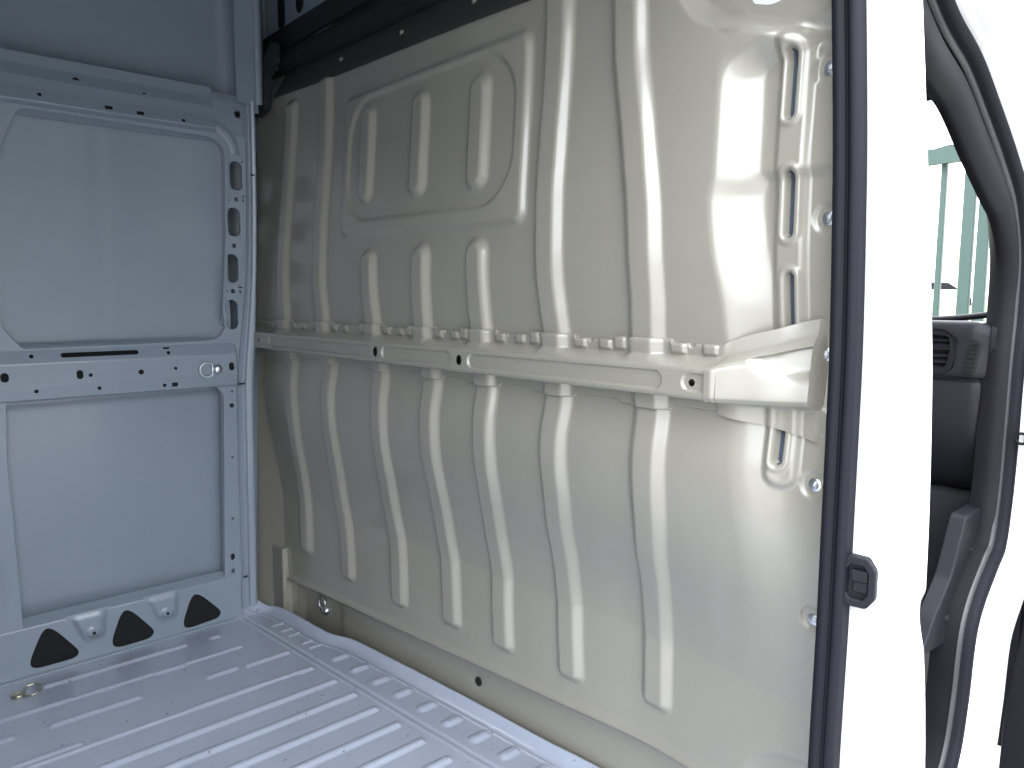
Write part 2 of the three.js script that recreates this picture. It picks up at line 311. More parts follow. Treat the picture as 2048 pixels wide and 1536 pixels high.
// end bracket of the beam
{
  // columns along x, rows down the section; [y, z]
  const cols = [
    [1.688, [[0.9435, 0.0065], [0.925, 0.0065], [0.9135, 0.033], [0.9085, 0.039], [0.868, 0.039], [0.861, 0.033], [0.8585, 0.0], [0.841, -0.002]]],
    [1.697, [[0.944, 0.0065], [0.925, 0.0065], [0.914, 0.034], [0.9085, 0.040], [0.869, 0.039], [0.862, 0.033], [0.8585, -0.002], [0.838, -0.006]]],
    [1.708, [[0.950, 0.003], [0.930, 0.004], [0.9175, 0.030], [0.911, 0.035], [0.869, 0.033], [0.862, 0.026], [0.858, -0.008], [0.836, -0.012]]],
    [1.735, [[0.960, -0.006], [0.938, -0.004], [0.925, 0.017], [0.917, 0.021], [0.8695, 0.022], [0.862, 0.015], [0.857, -0.016], [0.832, -0.021]]],
    [1.772, [[0.970, -0.018], [0.948, -0.015], [0.934, 0.003], [0.924, 0.006], [0.870, 0.010], [0.863, 0.003], [0.857, -0.026], [0.827, -0.032]]],
    [1.800, [[0.979, -0.028], [0.957, -0.024], [0.942, -0.008], [0.930, -0.006], [0.871, 0.000], [0.864, -0.007], [0.857, -0.033], [0.820, -0.038]]],
    [1.822, [[0.984, -0.034], [0.962, -0.030], [0.947, -0.016], [0.934, -0.014], [0.872, -0.006], [0.865, -0.013], [0.857, -0.035], [0.813, -0.040]]],
  ];
  const xs = cols.map((c) => c[0]), rows = 8;
  const Y = [], Z = []; for (let r = 0; r < rows; r++) { Y.push(table(cols.map((c) => [c[0], c[1][r][0]]))); Z.push(table(cols.map((c) => [c[0], c[1][r][1]]))); }
  const us = range(xs[0], xs[xs.length - 1], 90), gs = [];
  const ev = (x, r) => { const y = Y[r](x); const b = r === 7 || r === 6 ? sheetZ(x, 0.866) + (r === 7 ? 0.009 : 0.010) : r === 0 ? sheetZ(x, 0.938) + 0.004 : -1; return [y, Math.max(Z[r](x), b)]; };
  // Bezier-rounded section through the eight rows
  const vs = []; for (let r = 0; r < rows - 1; r++) for (let k = 0; k < 10; k++) vs.push(r + k / 10); vs.push(rows - 1);
  const sec = (x, v) => {
    const r = Math.min(rows - 2, Math.floor(v)), t = v - r, p = ev(x, r), q = ev(x, r + 1);
    const S = (a, b, t0) => [lerp(a[0], b[0], t0), lerp(a[1], b[1], t0)];
    const rd = 0.13;
    if (t < rd && r > 0) { const o = ev(x, r - 1), u = 0.5 + t / (2 * rd), A = S(o, p, 1 - rd), B = S(p, q, rd); return [(1 - u) ** 2 * A[0] + 2 * u * (1 - u) * p[0] + u * u * B[0], (1 - u) ** 2 * A[1] + 2 * u * (1 - u) * p[1] + u * u * B[1]]; }
    if (t > 1 - rd && r < rows - 2) { const n = ev(x, r + 2), u = (t - 1 + rd) / (2 * rd), A = S(p, q, 1 - rd), B = S(q, n, rd); return [(1 - u) ** 2 * A[0] + 2 * u * (1 - u) * q[0] + u * u * B[0], (1 - u) ** 2 * A[1] + 2 * u * (1 - u) * q[1] + u * u * B[1]]; }
    return S(p, q, t);
  };
  gs.push(grid(us, vs, (x, v) => { const [y, z] = sec(x, v); const sc = v > 2 && v < 4.2 ? 0.014 * ss(0, 0.5, clamp(1 - Math.hypot((x - 1.81) / 0.072, (y - 0.930) / 0.034), 0, 1)) : 0; return [x, y, z - sc]; }));
  gs.push(grid(range(0, 1, 4), vs, (t, v) => { const x = xs[xs.length - 1], [y, z] = sec(x, v); return [x + 0.007 * t, y, lerp(z, Math.min(z, sheetZ(x, y) - 0.002), t)]; }));
  part('beam_bracket', gs, M.beige, bulkhead, 'flared end bracket joining the beam to the door post');
}
// flange screws
function screwGeo() {
  const pts = [[0, 0.0062], [0.0045, 0.0062], [0.0055, 0.0055], [0.0058, 0.0018], [0.0062, 0.0015], [0.0092, 0.0012], [0.0095, 0.0]];
  const g = new THREE.LatheGeometry(V2(pts), 20), s = xf(new THREE.CylinderGeometry(0.0022, 0.0022, 0.0016, 6), { pos: [0, 0.0066, 0] });
  const hex = xf(new THREE.CylinderGeometry(0.0058, 0.0061, 0.0045, 6), { pos: [0, 0.0036, 0] });
  return xf(merge([g, hex, s]), { rot: [Math.PI / 2, 0, 0] });
}
const screw = screwGeo();
for (const [x, y] of [[1.820, 1.312], [1.828, 1.118], [1.826, 0.935], [1.825, 0.753], [1.817, 0.545]]) { const m = part('screw', screw, M.zinc, bulkhead); m.position.set(x, y, sheetZ(x, y) + 0.0005); m.rotation.z = rnd() * 3; }
for (const [x, y] of [[0.50, 1.632], [0.80, 1.62], [1.08, 1.606]]) { const m = part('screw', screw, M.beige, bulkhead); m.position.set(x, y, sheetZ(x, y) + 0.003); m.rotation.x = -0.5; m.scale.setScalar(0.8); }

// kick panel under the bulkhead
const kickZ = (x) => -0.088 - 0.072 * x;
{
  const g = grid(range(-0.02, 1.86, 120), range(-0.12, 0.26, 24), (x, y) => [x, y, kickZ(x) + 0.012 * (1 - ss(0.02, 0.045, Math.abs(x - 0.045))) + 0.006 * ss(0.30, 0.33, x) - 0.004 * (1 - ss(0.014, 0.018, Math.hypot(x - 0.93, y - 0.06)))], (a, b, p) => [p[0], p[1]]);
  var kick = part('kick_panel', g, M.beige, van, 'beige panel under the bulkhead hem');
  part('grommet', [xf(new THREE.TorusGeometry(0.0085, 0.0035, 8, 20), { pos: [0.93, 0.06, kickZ(0.93) + 0.004] }), xf(new THREE.CylinderGeometry(0.008, 0.008, 0.004, 16), { rot: [Math.PI / 2, 0, 0], pos: [0.93, 0.06, kickZ(0.93) + 0.003] })], M.plug, kick, 'black rubber grommet in the kick panel');
}
// corner filler at the left end of the bulkhead
part('corner_closing_panel', grid([-0.12, 0.2], [-0.15, 1.0, 2.05], (x, y) => [x, y, -0.115]), M.beige, van);
part('corner_angle', grid(range(0, 1, 6), range(-0.02, 1.62, 40), (t, y) => { const l = 0.06 * y * (y > 1 ? 0.97 : 1); return [lerp(-0.108, 0.075 + l * 0.5, t), y, lerp(-0.012, -0.078, t)]; }), M.beige, van);
part('corner_return', grid([0, 1], range(0.2, 1.6, 20), (t, y) => [0.10, y, lerp(-0.115, sheetZ(0.10, y) - 0.002, t)]), M.beige, van);
part('corner_post', [box(-0.05, 0.05, -0.05, 0.20, -0.09, -0.04, 0.008), box(-0.108, 0.06, 0.1, 1.62, -0.095, -0.066, 0.006)], M.beige, van, 'beige post filling the corner below the bulkhead');

// head seal of the bulkhead and dark trim above it
{
  const pts = [[0.045, 1.575, 0.012], [0.05, 1.655, 0.004], [0.085, 1.685, 0.0], [0.12, 1.735, -0.01], [0.45, 1.735, -0.04], [1.0, 1.73, -0.045], [1.5, 1.68, -0.04], [1.86, 1.62, -0.04]];
  const bot = [[0.06, 1.575, 0.012], [0.105, 1.585, 0.0], [0.118, 1.655, -0.01], [0.14, 1.668, -0.02], [0.45, 1.652, -0.058], [1.0, 1.618, -0.048], [1.5, 1.58, -0.03], [1.86, 1.55, -0.03]];
  const L = new THREE.CatmullRomCurve3(pts.map((p) => new THREE.Vector3(...p)), false, 'catmullrom', 0.1), B = new THREE.CatmullRomCurve3(bot.map((p) => new THREE.Vector3(...p)), false, 'catmullrom', 0.1);
  void L; void B;
  const seal = grid(range(0.105, 1.86, 60), [0, 1, 2, 3, 4], (x, j) => { const yb = headY(x) - 0.004, yt = yb + 0.085; const zb = sheetZ(Math.min(x, 1.25), headY(Math.min(x, 1.25))) - 0.004; return [[x, yb - 0.004, zb - 0.01], [x, yb, zb + 0.022], [x, yb + 0.02, zb + 0.032], [x, yt, zb + 0.022], [x, yt + 0.004, zb - 0.03]][j]; });
  const flap = new THREE.ExtrudeGeometry(shapeOf(roundPoly([[0.062, 1.558], [0.128, 1.572], [0.14, 1.655], [0.20, 1.69], [0.20, 1.74], [0.118, 1.705], [0.075, 1.668]], 0.008)), { depth: 0.016, bevelEnabled: true, bevelSize: 0.003, bevelThickness: 0.003, bevelSegments: 2 });
  flap.translate(0, 0, -0.018);
  part('head_seal', [seal, flap], M.black, bulkhead, 'black foam seal along the top of the bulkhead');
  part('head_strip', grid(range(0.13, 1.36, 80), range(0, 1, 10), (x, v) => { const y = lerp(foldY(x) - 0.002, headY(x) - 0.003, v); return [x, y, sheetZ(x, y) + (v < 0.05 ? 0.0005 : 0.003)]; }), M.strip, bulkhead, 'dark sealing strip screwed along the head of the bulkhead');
  part('overhead_shelf', grid([-0.05, 0.4, 1, 1.9], [0, 1], (x, j) => [x, j ? 2.02 : 1.66, -0.075]), M.black, van, 'black trim above the bulkhead');
}

// ───────────────────────── load floor ─────────────────────────
const edgeZ = table([[-0.05, 0.06], [0.02, 0.03], [0.07, -0.008], [0.133, -0.022], [0.33, -0.038], [0.37, -0.046], [0.42, -0.066], [0.46, -0.076], [0.629, -0.096], [0.832, -0.117], [1.012, -0.134], [1.172, -0.146], [1.297, -0.161], [1.9, -0.212]]);
const seamZ = (x) => 0.088 - 0.094 * x;
const fribs = [];                                                  // [x, z0, z1, half width, height]
{
  const R = (x, z0, z1, hw = 0.011, h = 0.006) => fribs.push([x, z0, z1, hw, h]);
  R(0.112, 0.285, 0.655); R(0.115, 0.19, 0.228, 0.012);
  R(0.228, 0.17, 0.78, 0.007, 0.005); R(0.228, 0.50, 0.556, 0.013); R(0.232, 0.33, 0.418, 0.012); R(0.228, 0.205, 0.25, 0.012); R(0.225, 0.60, 0.78, 0.010);
  R(0.330, 0.47, 0.68, 0.013); R(0.345, 0.225, 0.318, 0.012); R(0.352, 0.078, 0.215, 0.012); R(0.325, 0.74, 1.2, 0.013);
  R(0.480, 0.07, 1.25, 0.007, 0.005); R(0.482, 0.07, 0.125, 0.013); R(0.478, 0.20, 0.395, 0.012); R(0.458, 0.63, 1.25, 0.012);
  for (let k = 0; k < 14; k++) R(0.588 + 0.0945 * k, 0.056 - 0.05 * (k * 0.0945), 1.28, 0.0135, 0.0065);
  for (const x of [0.164, 0.216, 0.262, 0.333, 0.374]) R(x, 0.088 - 0.094 * x - 0.058, 0.088 - 0.094 * x - 0.022, 0.006, 0.004);
  for (let k = 0; k < 15; k++) { const x = 0.482 + 0.0935 * k, c = 0.088 - 0.094 * x - 0.052; R(x, c - 0.03, c + 0.028, 0.017, 0.0065); }
}
function floorY(x, z) {
  let y = 0;
  for (const [cx, z0, z1, hw, h] of fribs) {
    if (Math.abs(x - cx) > hw + 0.008) continue;
    const s = sdBox(x - cx, z - (z0 + z1) / 2, hw, (z1 - z0) / 2, hw * 0.9);
    y = Math.max(y, h * (1 - ss(-hw * 0.8, 0.003, s)));
  }
  const s = z - seamZ(x);
  y += 0.0022 * (1 - ss(-0.003, 0.001, s)) + 0.0016 * (1 - ss(0.004, 0.006, Math.abs(s - 0.014)));
  const e = z - edgeZ(x);
  y += 0.019 * Math.pow(1 - clamp(e / 0.036, 0, 1), 1.7) + 0.002 * (1 - ss(0.002, 0.005, Math.abs(e - 0.042)));
  y += 0.02 * (1 - ss(0.0, 0.05, x)) * (1 - ss(0.05, 0.16, z));
  y += 0.0008 * noise.noise(x * 5, z * 4, 1.3);
  return y;
}
{
  const us = ranges([0.0, 1.45, 0.0026], [1.45, 1.88, 0.006]);
  const front = [0, 0.004, 0.008, 0.012, 0.016, 0.02, 0.025, 0.03, 0.036, 0.04, 0.043, 0.047];
  const g1 = grid(us, [-0.012, -0.006, ...front], (x, d) => { const z0 = edgeZ(x); if (d < 0) return [x, d < -0.01 ? -0.06 : floorY(x, z0) - 0.005, z0 - 0.003]; return [x, floorY(x, z0 + d), z0 + d]; }, (a, b, p) => [p[0], p[2]]);
  const g2 = grid(us, range(0, 1, 250), (x, v) => { const z = lerp(edgeZ(x) + 0.047, 0.9, Math.pow(v, 1.15)); return [x, floorY(x, z), z]; }, (a, b, p) => [p[0], p[2]]);
  const g3 = grid(ranges([0.0, 1.88, 0.005]), ranges([0.9, 1.35, 0.02], [1.35, 3.2, 0.3]), (x, z) => [x, floorY(x, z), z], (a, b, p) => [p[0], p[2]]);
  var floor = part('load_floor', [g1, g2, g3], M.floor, van, 'blue grey ribbed steel load floor');
  part('floor_slab', box(-0.05, 1.86, -0.14, -0.065, -0.3, 3.2), M.black, van);
}
// ───────────────────────── left side wall ─────────────────────────
function lean(g) {                                                  // tumblehome of the body side
  const p = g.attributes.position;
  for (let i = 0; i < p.count; i++) { const x = p.getX(i), y = p.getY(i), z = p.getZ(i); p.setXYZ(i, x + 0.06 * y, y - 0.04 * Math.max(0, y - 1) * y, z + 0.0235 * y); }
  g.computeVertexNormals(); return g;
}
const wall = new THREE.Group(); wall.name = 'side_wall'; wall.userData.label = 'blue grey inner side wall with rails and posts'; van.add(wall);
const wpart = (name, list, mat, label) => { const l = (Array.isArray(list) ? list : [list]).map((g) => lean(g)); return part(name, l, mat, wall, label); };
// strip along z between two profile points with holes given as (z, t) with t in metres from A
function strip(A, B, z0, z1, holes = []) {
  const L = Math.hypot(B[0] - A[0], B[1] - A[1]);
  return sheet([[z0, 0], [z1, 0], [z1, L], [z0, L]], holes, (s, t) => [lerp(A[0], B[0], t / L), lerp(A[1], B[1], t / L), s]);
}
function profile(pts, z0, z1, holesBy = {}, r = 0.004) {           // folded sheet with small radii at the folds
  const out = [], P = pts.map((p) => new THREE.Vector2(...p));
  const cutIn = P.map((p, i) => i === 0 || i === P.length - 1 ? 0 : r);
  for (let i = 0; i < P.length - 1; i++) {
    const d = P[i + 1].clone().sub(P[i]).normalize(), a = P[i].clone().addScaledVector(d, cutIn[i]), b = P[i + 1].clone().addScaledVector(d, -cutIn[i + 1]);
    const hs = (holesBy[i] || []).map((h) => h.map(([s, y]) => [s, (y - a.y) / d.y]));
    out.push(strip([a.x, a.y], [b.x, b.y], z0, z1, hs));
    if (i < P.length - 2) {
      const e = P[i + 2].clone().sub(P[i + 1]).normalize(), c = P[i + 1].clone().addScaledVector(e, r), p = P[i + 1];
      out.push(grid([z0, z1], range(0, 1, 5), (z, t) => [(1 - t) ** 2 * b.x + 2 * t * (1 - t) * p.x + t * t * c.x, (1 - t) ** 2 * b.y + 2 * t * (1 - t) * p.y + t * t * c.y, z]));
    }
  }
  return out;
}
const ZL = 0.86;                                                     // the wall in view ends here; plain sheet goes on behind
// frame plate (posts) with both openings, oval lightening holes and small holes
{
  const up = roundPoly([[0.098, 0.89], [0.615, 0.884], [0.662, 0.95], [0.640, 1.36], [0.578, 1.508], [0.076, 1.50]], [0.06, 0.012, 0.03, 0.08, 0.02, 0.06], 10);
  const lo = roundPoly([[0.135, 0.14], [0.70, 0.128], [0.662, 0.75], [0.112, 0.752]], [0.01, 0.02, 0.01, 0.045], 10);
  const oval = [[0.049, 1.392], [0.060, 1.25], [0.071, 1.107], [0.078, 0.966]].map(([z, y]) => stadium(z, y, 0.0195, 0.045));
  const small = [hole(0.0305, 1.437, 0.0045), hole(0.074, 1.316, 0.0035), rect(0.051, 1.32, 0.006, 0.007), rect(0.0305, 1.331, 0.006, 0.003), rect(0.0305, 1.318, 0.004, 0.004), rect(0.063, 1.177, 0.006, 0.007), hole(0.0905, 1.038, 0.0035), rect(0.072, 1.037, 0.006, 0.007), rect(0.0495, 1.049, 0.006, 0.003), rect(0.0495, 1.035, 0.004, 0.004), stadium(0.1045, 0.951, 0.003, 0.007),
    hole(0.088, 0.733, 0.0045), hole(0.090, 0.689, 0.008), hole(0.096, 0.527, 0.005), hole(0.103, 0.33, 0.005), stadium(0.108, 0.205, 0.0075, 0.012), rect(0.110, 0.158, 0.006, 0.008)];
  const left = [stadium(0.80, 0.5, 0.05, 0.07), stadium(0.80, 0.25, 0.05, 0.09)];
  // outer edge of the post follows its slight rake
  const out = [[0.0755, 0.745], [0.085, 0.12], [ZL, 0.10], [ZL, 1.516], [0.018, 1.516], [0.018, 1.45], [0.03, 1.1]];
  small.push(rect(0.495, 0.8265, 0.345, 0.050));
  const g = new THREE.ExtrudeGeometry(shapeOf(out, [up, lo, ...oval, ...small, ...left]), { depth: 0.004, bevelEnabled: true, bevelSize: 0.0012, bevelThickness: 0.0015, bevelSegments: 2 });
  // shape (z, y) -> world
  const p = g.attributes.position; for (let i = 0; i < p.count; i++) { const s = p.getX(i), t = p.getY(i), d = p.getZ(i); p.setXYZ(i, 0.012 + d, t, s); }
  // inner returns of the openings
  const ret = (o, d0, d1) => { const n = o.length; return grid(range(0, n, n), [0, 0.4, 1], (i, t) => { const q = o[Math.round(i) % n]; return [lerp(0.013, d1, t), q[1], q[0]]; }); };
  wpart('post_frame', [g, ret(up, 0, -0.016), ret(lo, 0, -0.01)], M.grey, 'grey post frame with oval lightening holes');
  // raised lip round the upper opening
  const lip = up.map(([z, y]) => [0.0175, y, z]); void lip;
}
// forward folds of the post down to the bulkhead
{
  const sec = [[0.0, 0.0165], [0.004, 0.0165], [0.0085, 0.008], [0.030, 0.006], [0.0345, 0.014], [0.05, 0.018], [0.056, 0.016], [0.059, 0.008], [0.062, -0.06]];
  const ys = range(0.0, 1.63, 60), zE = table([[0.0, 0.092], [0.5, 0.082], [0.75, 0.0765], [1.1, 0.032], [1.45, 0.020], [1.63, 0.018]]), sc = table([[0.0, 1], [0.8, 1], [1.1, 0.62], [1.63, 0.6]]);
  wpart('post_edge', grid(range(0, sec.length - 1, (sec.length - 1) * 3), ys, (v, y) => { const i = Math.min(sec.length - 2, Math.floor(v)), t = v - i; return [lerp(sec[i][1], sec[i + 1][1], t), y, zE(y) - sc(y) * lerp(sec[i][0], sec[i + 1][0], t)]; }), M.grey);
}
for (const [z, y, hw] of [[0.059, 0.754, 0.011], [0.070, 0.129, 0.008], [0.0, 1.40, 0.006]]) wpart('post_slot_black', box(0.0172, 0.0195, y - 0.0022, y + 0.0022, z - hw, z + hw), M.plug);  // black blocks on the surface, painting the darkness of open slots
// mid rail
{
  const H = [hole(0.661, 0.817, 0.008), stadium(0.495, 0.813, 0.008, 0.012), hole(0.470, 0.810, 0.005), hole(0.345, 0.810, 0.007), hole(0.253, 0.815, 0.0045), stadium(0.093, 0.811, 0.008, 0.012)].map((h) => h);
  H[0] = stadium(0.661, 0.816, 0.009, 0.012);
  const S = [stadium(0.44, 0.8655, 0.094, 0.006), stadium(0.272, 0.874, 0.009, 0.0035), hole(0.268, 0.860, 0.005), hole(0.599, 0.866, 0.005)];
  const B = [hole(0.596, 0.776, 0.005), hole(0.451, 0.773, 0.005), hole(0.285, 0.768, 0.005), rect(0.257, 0.768, 0.008, 0.006)];
  const z0 = 0.078;
  const pr = profile([[0.002, 0.897], [0.014, 0.889], [0.033, 0.846], [0.036, 0.790], [0.030, 0.752], [0.004, 0.750]], z0, ZL, { 1: S, 2: H, 3: B }, 0.004);
  // closing cheek at the bulkhead end
  const cheek = grid([0, 1], range(0, 1, 10), (a, t) => { const q = [[0.002, 0.897], [0.014, 0.889], [0.033, 0.846], [0.036, 0.790], [0.030, 0.752]]; const k = t * 4, i = Math.min(3, Math.floor(k)), u = k - i; return [lerp(lerp(q[i][0], q[i + 1][0], u), 0.012, a), lerp(q[i][1], q[i + 1][1], u), z0 - 0.014 * a]; });
  wpart('mid_rail', [...pr, cheek], M.grey, 'horizontal middle rail with slot and bolt holes');
  wpart('rail_hollow_black', profile([[-0.001, 0.885], [0.023, 0.846], [0.026, 0.790], [0.020, 0.758]], z0 + 0.004, ZL), M.plug);  // black strip painted as the dark hollow seen through the rail holes
  wpart('rail_gasket', box(-0.03, 0.002, 0.742, 0.750, 0.15, ZL), M.grey);
}
// top rail
{
  const H1 = [stadium(0.616, 1.604, 0.008, 0.011), stadium(0.447, 1.598, 0.008, 0.011), hole(0.287, 1.594, 0.005)];
  const H2 = [hole(0.532, 1.545, 0.005), rect(0.379, 1.538, 0.009, 0.005), rect(0.303, 1.536, 0.009, 0.005), hole(0.193, 1.534, 0.005)];
  wpart('top_rail', [...profile([[0.002, 1.652], [0.004, 1.622], [0.017, 1.590], [0.020, 1.562], [0.031, 1.524], [0.004, 1.503], [-0.008, 1.492]], 0.105, ZL, { 1: H1, 3: H2 }),
    ...profile([[0.002, 1.640], [0.010, 1.615], [0.014, 1.50]], 0.008, 0.108, { 1: [stadium(0.035, 1.582, 0.009, 0.012)] })], M.grey, 'horizontal top rail with oval bolt holes');
  wpart('top_rail_hollow_black', profile([[-0.006, 1.63], [0.007, 1.590], [0.010, 1.562], [0.020, 1.53]], 0.112, ZL), M.plug);  // black backing: the darkness inside the hollow top rail, put into its colour
  wpart('corner_gusset', grid(range(0, 1, 20), range(0, 1, 8), (u, v) => { const a = u * Math.PI / 2, r = 0.07 + 0.03 * v, c = [0.125, 1.455]; return [0.0178 + 0.0025 * Math.sin(v * Math.PI), c[1] + r * Math.sin(a) * 0.98, c[0] - r * Math.cos(a) * 0.9]; }), M.grey);
}
// sill with three big plugged openings and pressed dimples
{
  const tri = [[[0.668, 0.040], [0.628, 0.128], [0.604, 0.120], [0.546, 0.034], [0.558, 0.018], [0.658, 0.018]], [[0.468, 0.036], [0.434, 0.122], [0.410, 0.116], [0.350, 0.034], [0.362, 0.014], [0.458, 0.012]], [[0.272, 0.032], [0.240, 0.116], [0.216, 0.112], [0.154, 0.038], [0.162, 0.018], [0.262, 0.010]]].map((t) => roundPoly(t, [0.03, 0.03, 0.03, 0.02, 0.02, 0.03], 5));
  const sill = profile([[-0.01, 0.158], [0.004, 0.150], [0.022, 0.138], [0.024, -0.004]], 0.09, ZL, { 2: [...tri, hole(0.511, 0.086, 0.0045), hole(0.313, 0.083, 0.0045)] }, 0.004);
  const foot = grid(range(0.05, ZL, 4), [0, 1, 2, 3], (z, j) => [[0.024, 0.006, z], [0.03, 0.0015, z], [0.036, 0.004, z], [0.036, -0.02, z]][j]);
  wpart('sill', [...sill, foot], M.grey, 'grey sill pressing with three triangular openings');
  for (const t of tri) { const g = new THREE.ExtrudeGeometry(shapeOf(t), { depth: 0.004, bevelEnabled: true, bevelSize: 0.003, bevelThickness: 0.002, bevelSegments: 2 }); const p = g.attributes.position; for (let i = 0; i < p.count; i++) p.setXYZ(i, 0.012 + p.getZ(i), p.getY(i), p.getX(i)); wpart('sill_plug', g, M.plug, 'black plug closing a triangular sill opening'); }
  for (const c of [0.507, 0.311]) {
    wpart('sill_dimple', grid(range(-1, 1, 30), range(0, 1, 24), (u, v) => { const hw = lerp(0.028, 0.052, v), e = ss(0, 0.45, 1 - Math.abs(u)) * ss(0, 0.3, v) * ss(0, 0.25, 1 - v), pad = 0.004 * (1 - ss(0.012, 0.018, Math.hypot(u * hw, (v - 0.32) * 0.092))); return [0.0246 + 0.008 * e - 0.002 * v + pad, lerp(0.052, 0.146, v), c + u * hw + 0.014 * v]; }), M.grey);
    const q = wpart('dimple_hole_black', xf(new THREE.CylinderGeometry(0.0042, 0.0042, 0.003, 14), { rot: [0, 0, Math.PI / 2], pos: [0.0375, 0.082, c + 0.004] }), M.plug); void q;  // black disc painted in for the dark hole of each dimple
  }
}
// outer skins in the two openings and above the top rail
{
  const wav = (y, z) => 0.00012 * Math.sin(z * 120 + 0.6 * Math.sin(y * 5)) + 0.00018 * Math.sin(z * 57);
  wpart('upper_skin', grid(range(0.072, 0.75, 170), range(0.86, 1.53, 60), (z, y) => [-0.014 + wav(y, z) + 0.01 * noise.noise(z * 1.5, y * 1.2, 3), y, z]), M.greySkin, 'smooth grey outer skin in the upper opening');
  wpart('lower_skin', grid(range(0.10, 0.80, 110), range(0.08, 0.80, 60), (z, y) => [-0.045 + 0.012 * noise.noise(z * 1.3, y * 1.1, 8) + 0.004 * ss(0.72, 0.74, y), y, z]), M.greySkin, 'smooth grey outer skin in the lower opening');
  wpart('roof_side_skin', grid(range(-0.04, ZL, 60), range(1.60, 2.06, 30), (z, y) => { const f = ss(0.06, -0.02, z) ; return [-0.06 - 0.03 * (y - 1.6) + 0.01 * noise.noise(z * 2, y * 2, 5) + 0.05 * (1 - ss(-0.03, 0.06, z)) * 1 + 0 * f, y, z]; }), M.greySkin, 'curved grey skin above the top rail');
  wpart('upper_post', [...profile([[0.012, 1.62], [0.012, 1.80], [0.02, 2.06]], -0.02, 0.035).map((g) => g)], M.grey);
  wpart('upper_post_edge', grid([0, 1, 2, 3], range(1.62, 2.06, 12), (j, y) => [[0.013, y, -0.02], [0.02, y, -0.026], [0.022, y, -0.045], [-0.06, y, -0.05]][j]), M.grey);
  wpart('rear_post', [...profile([[0.020, 0.11], [0.020, 0.752]], 0.672, 0.80, { 0: [roundPoly([[0.705, 0.2], [0.80, 0.2], [0.80, 0.36], [0.705, 0.36]], 0.012), roundPoly([[0.705, 0.44], [0.80, 0.44], [0.80, 0.6], [0.705, 0.6]], 0.012), hole(0.712, 0.40, 0.008)] }),
    ...profile([[0.018, 0.885], [0.018, 1.515]], 0.655, 0.80)], M.grey, 'rear post at the edge of the openings');
  wpart('wall_rear', [grid([ZL - 0.06, 2, 3.2], [0, 0.5, 1, 2.06], (z, y) => [0.008, y, z])], M.grey);
  wpart('outer_shell', [grid([-0.2, 3.2], [-0.1, 2.1], (z, y) => [-0.11, y, z])], M.grey);
}
// ───────────────────────── lashing rings ─────────────────────────
function dRing(bodyMat) {                                          // ring in the xy plane, eyelet at the origin
  const r = 0.021, pts = []; for (let k = 0; k <= 14; k++) { const a = -Math.PI * 0.42 + Math.PI * 2 * 0.84 / 2 * 0 + (k / 14) * Math.PI * 0.84; pts.push([0.006 + r * 0.55 + r * Math.cos(a), r * Math.sin(a) * 1.02, 0.006]); }
  const loop = tube([...pts, [0.004, 0.016, 0.006], [0.003, 0, 0.006], [0.004, -0.016, 0.006]], 0.0024, 90, 8, true);
  return loop;
}
const studGeo = () => new THREE.LatheGeometry(V2([[0, 0.014], [0.005, 0.0135], [0.010, 0.0115], [0.0135, 0.007], [0.0145, 0.003], [0.0145, 0]]), 24);
{
  const g1 = [xf(dRing(), { rot: [0, Math.PI, 0], pos: [-0.013, 0, 0.012] }), xf(studGeo(), { rot: [Math.PI / 2, 0, 0] })];
  const m = part('lashing_ring', g1, M.zinc, wall, 'zinc D ring and domed bolt on the middle rail');
  m.position.set(0.036 + 0.049, 0.805, 0.137 + 0.019); m.rotation.y = Math.PI / 2;
  const g2 = [xf(dRing(), { rot: [0, 0, Math.PI / 2], pos: [0, 0.008, 0.008] }), xf(studGeo(), { rot: [Math.PI / 2, 0, 0] })];
  const m2 = part('lashing_ring', g2, M.zinc, kick, 'zinc lashing ring hanging on the kick panel');
  m2.position.set(0.225, 0.03, kickZ(0.225) + 0.002);
  const g3 = [xf(dRing(), { rot: [-Math.PI / 2 + 0.25, 0, 0], pos: [0.012, 0.004, 0] }), xf(studGeo(), { scale: [1.15, 0.6, 1.15] }), xf(new THREE.TorusGeometry(0.014, 0.003, 8, 24), { rot: [Math.PI / 2, 0, 0], pos: [0, 0.003, 0] })];
  const m3 = part('lashing_ring', g3, M.brass, floor, 'brassy lashing ring lying on the load floor');
  m3.position.set(0.118, 0.002, 0.708); m3.rotation.y = 1.25;
}
// ───────────────────────── closing the load bay ─────────────────────────
part('roof', [box(-0.12, 1.95, 2.02, 2.06, -0.35, 3.24), box(0.05, 1.8, 1.97, 2.02, 0.55, 0.62), box(0.05, 1.8, 1.97, 2.02, 1.35, 1.42)], M.grey, van, 'grey roof over the load bay');
{
  const slots2 = [[0.13, 1.865], [0.25, 1.88]].map(([x, y]) => stadium(x, y, 0.024, 0.06));
  const g = sheet([[0.03, 1.70], [1.85, 1.66], [1.85, 2.03], [0.03, 2.03]], [...slots2, hole(0.095, 1.775, 0.006), hole(0.135, 1.775, 0.009)], (s, t) => [s, t, -0.062]);
  part('roof_bow', g, M.grey, van, 'grey roof cross member with oval holes');
}
part('near_side_lining', [box(1.83, 1.868, -0.06, 2.02, 1.25, 3.2), box(1.80, 1.858, 1.71, 2.02, -0.05, 1.25)], M.grey, van);
part('rear_doors', box(-0.1, 1.95, -0.1, 2.05, 3.2, 3.24), M.grey, van);
part('near_side_wall', [box(1.87, 1.92, -0.1, 2.05, 1.26, 3.24), box(1.86, 1.90, 1.72, 2.05, -0.05, 1.26)], M.white, van, 'white body side behind and above the door opening');

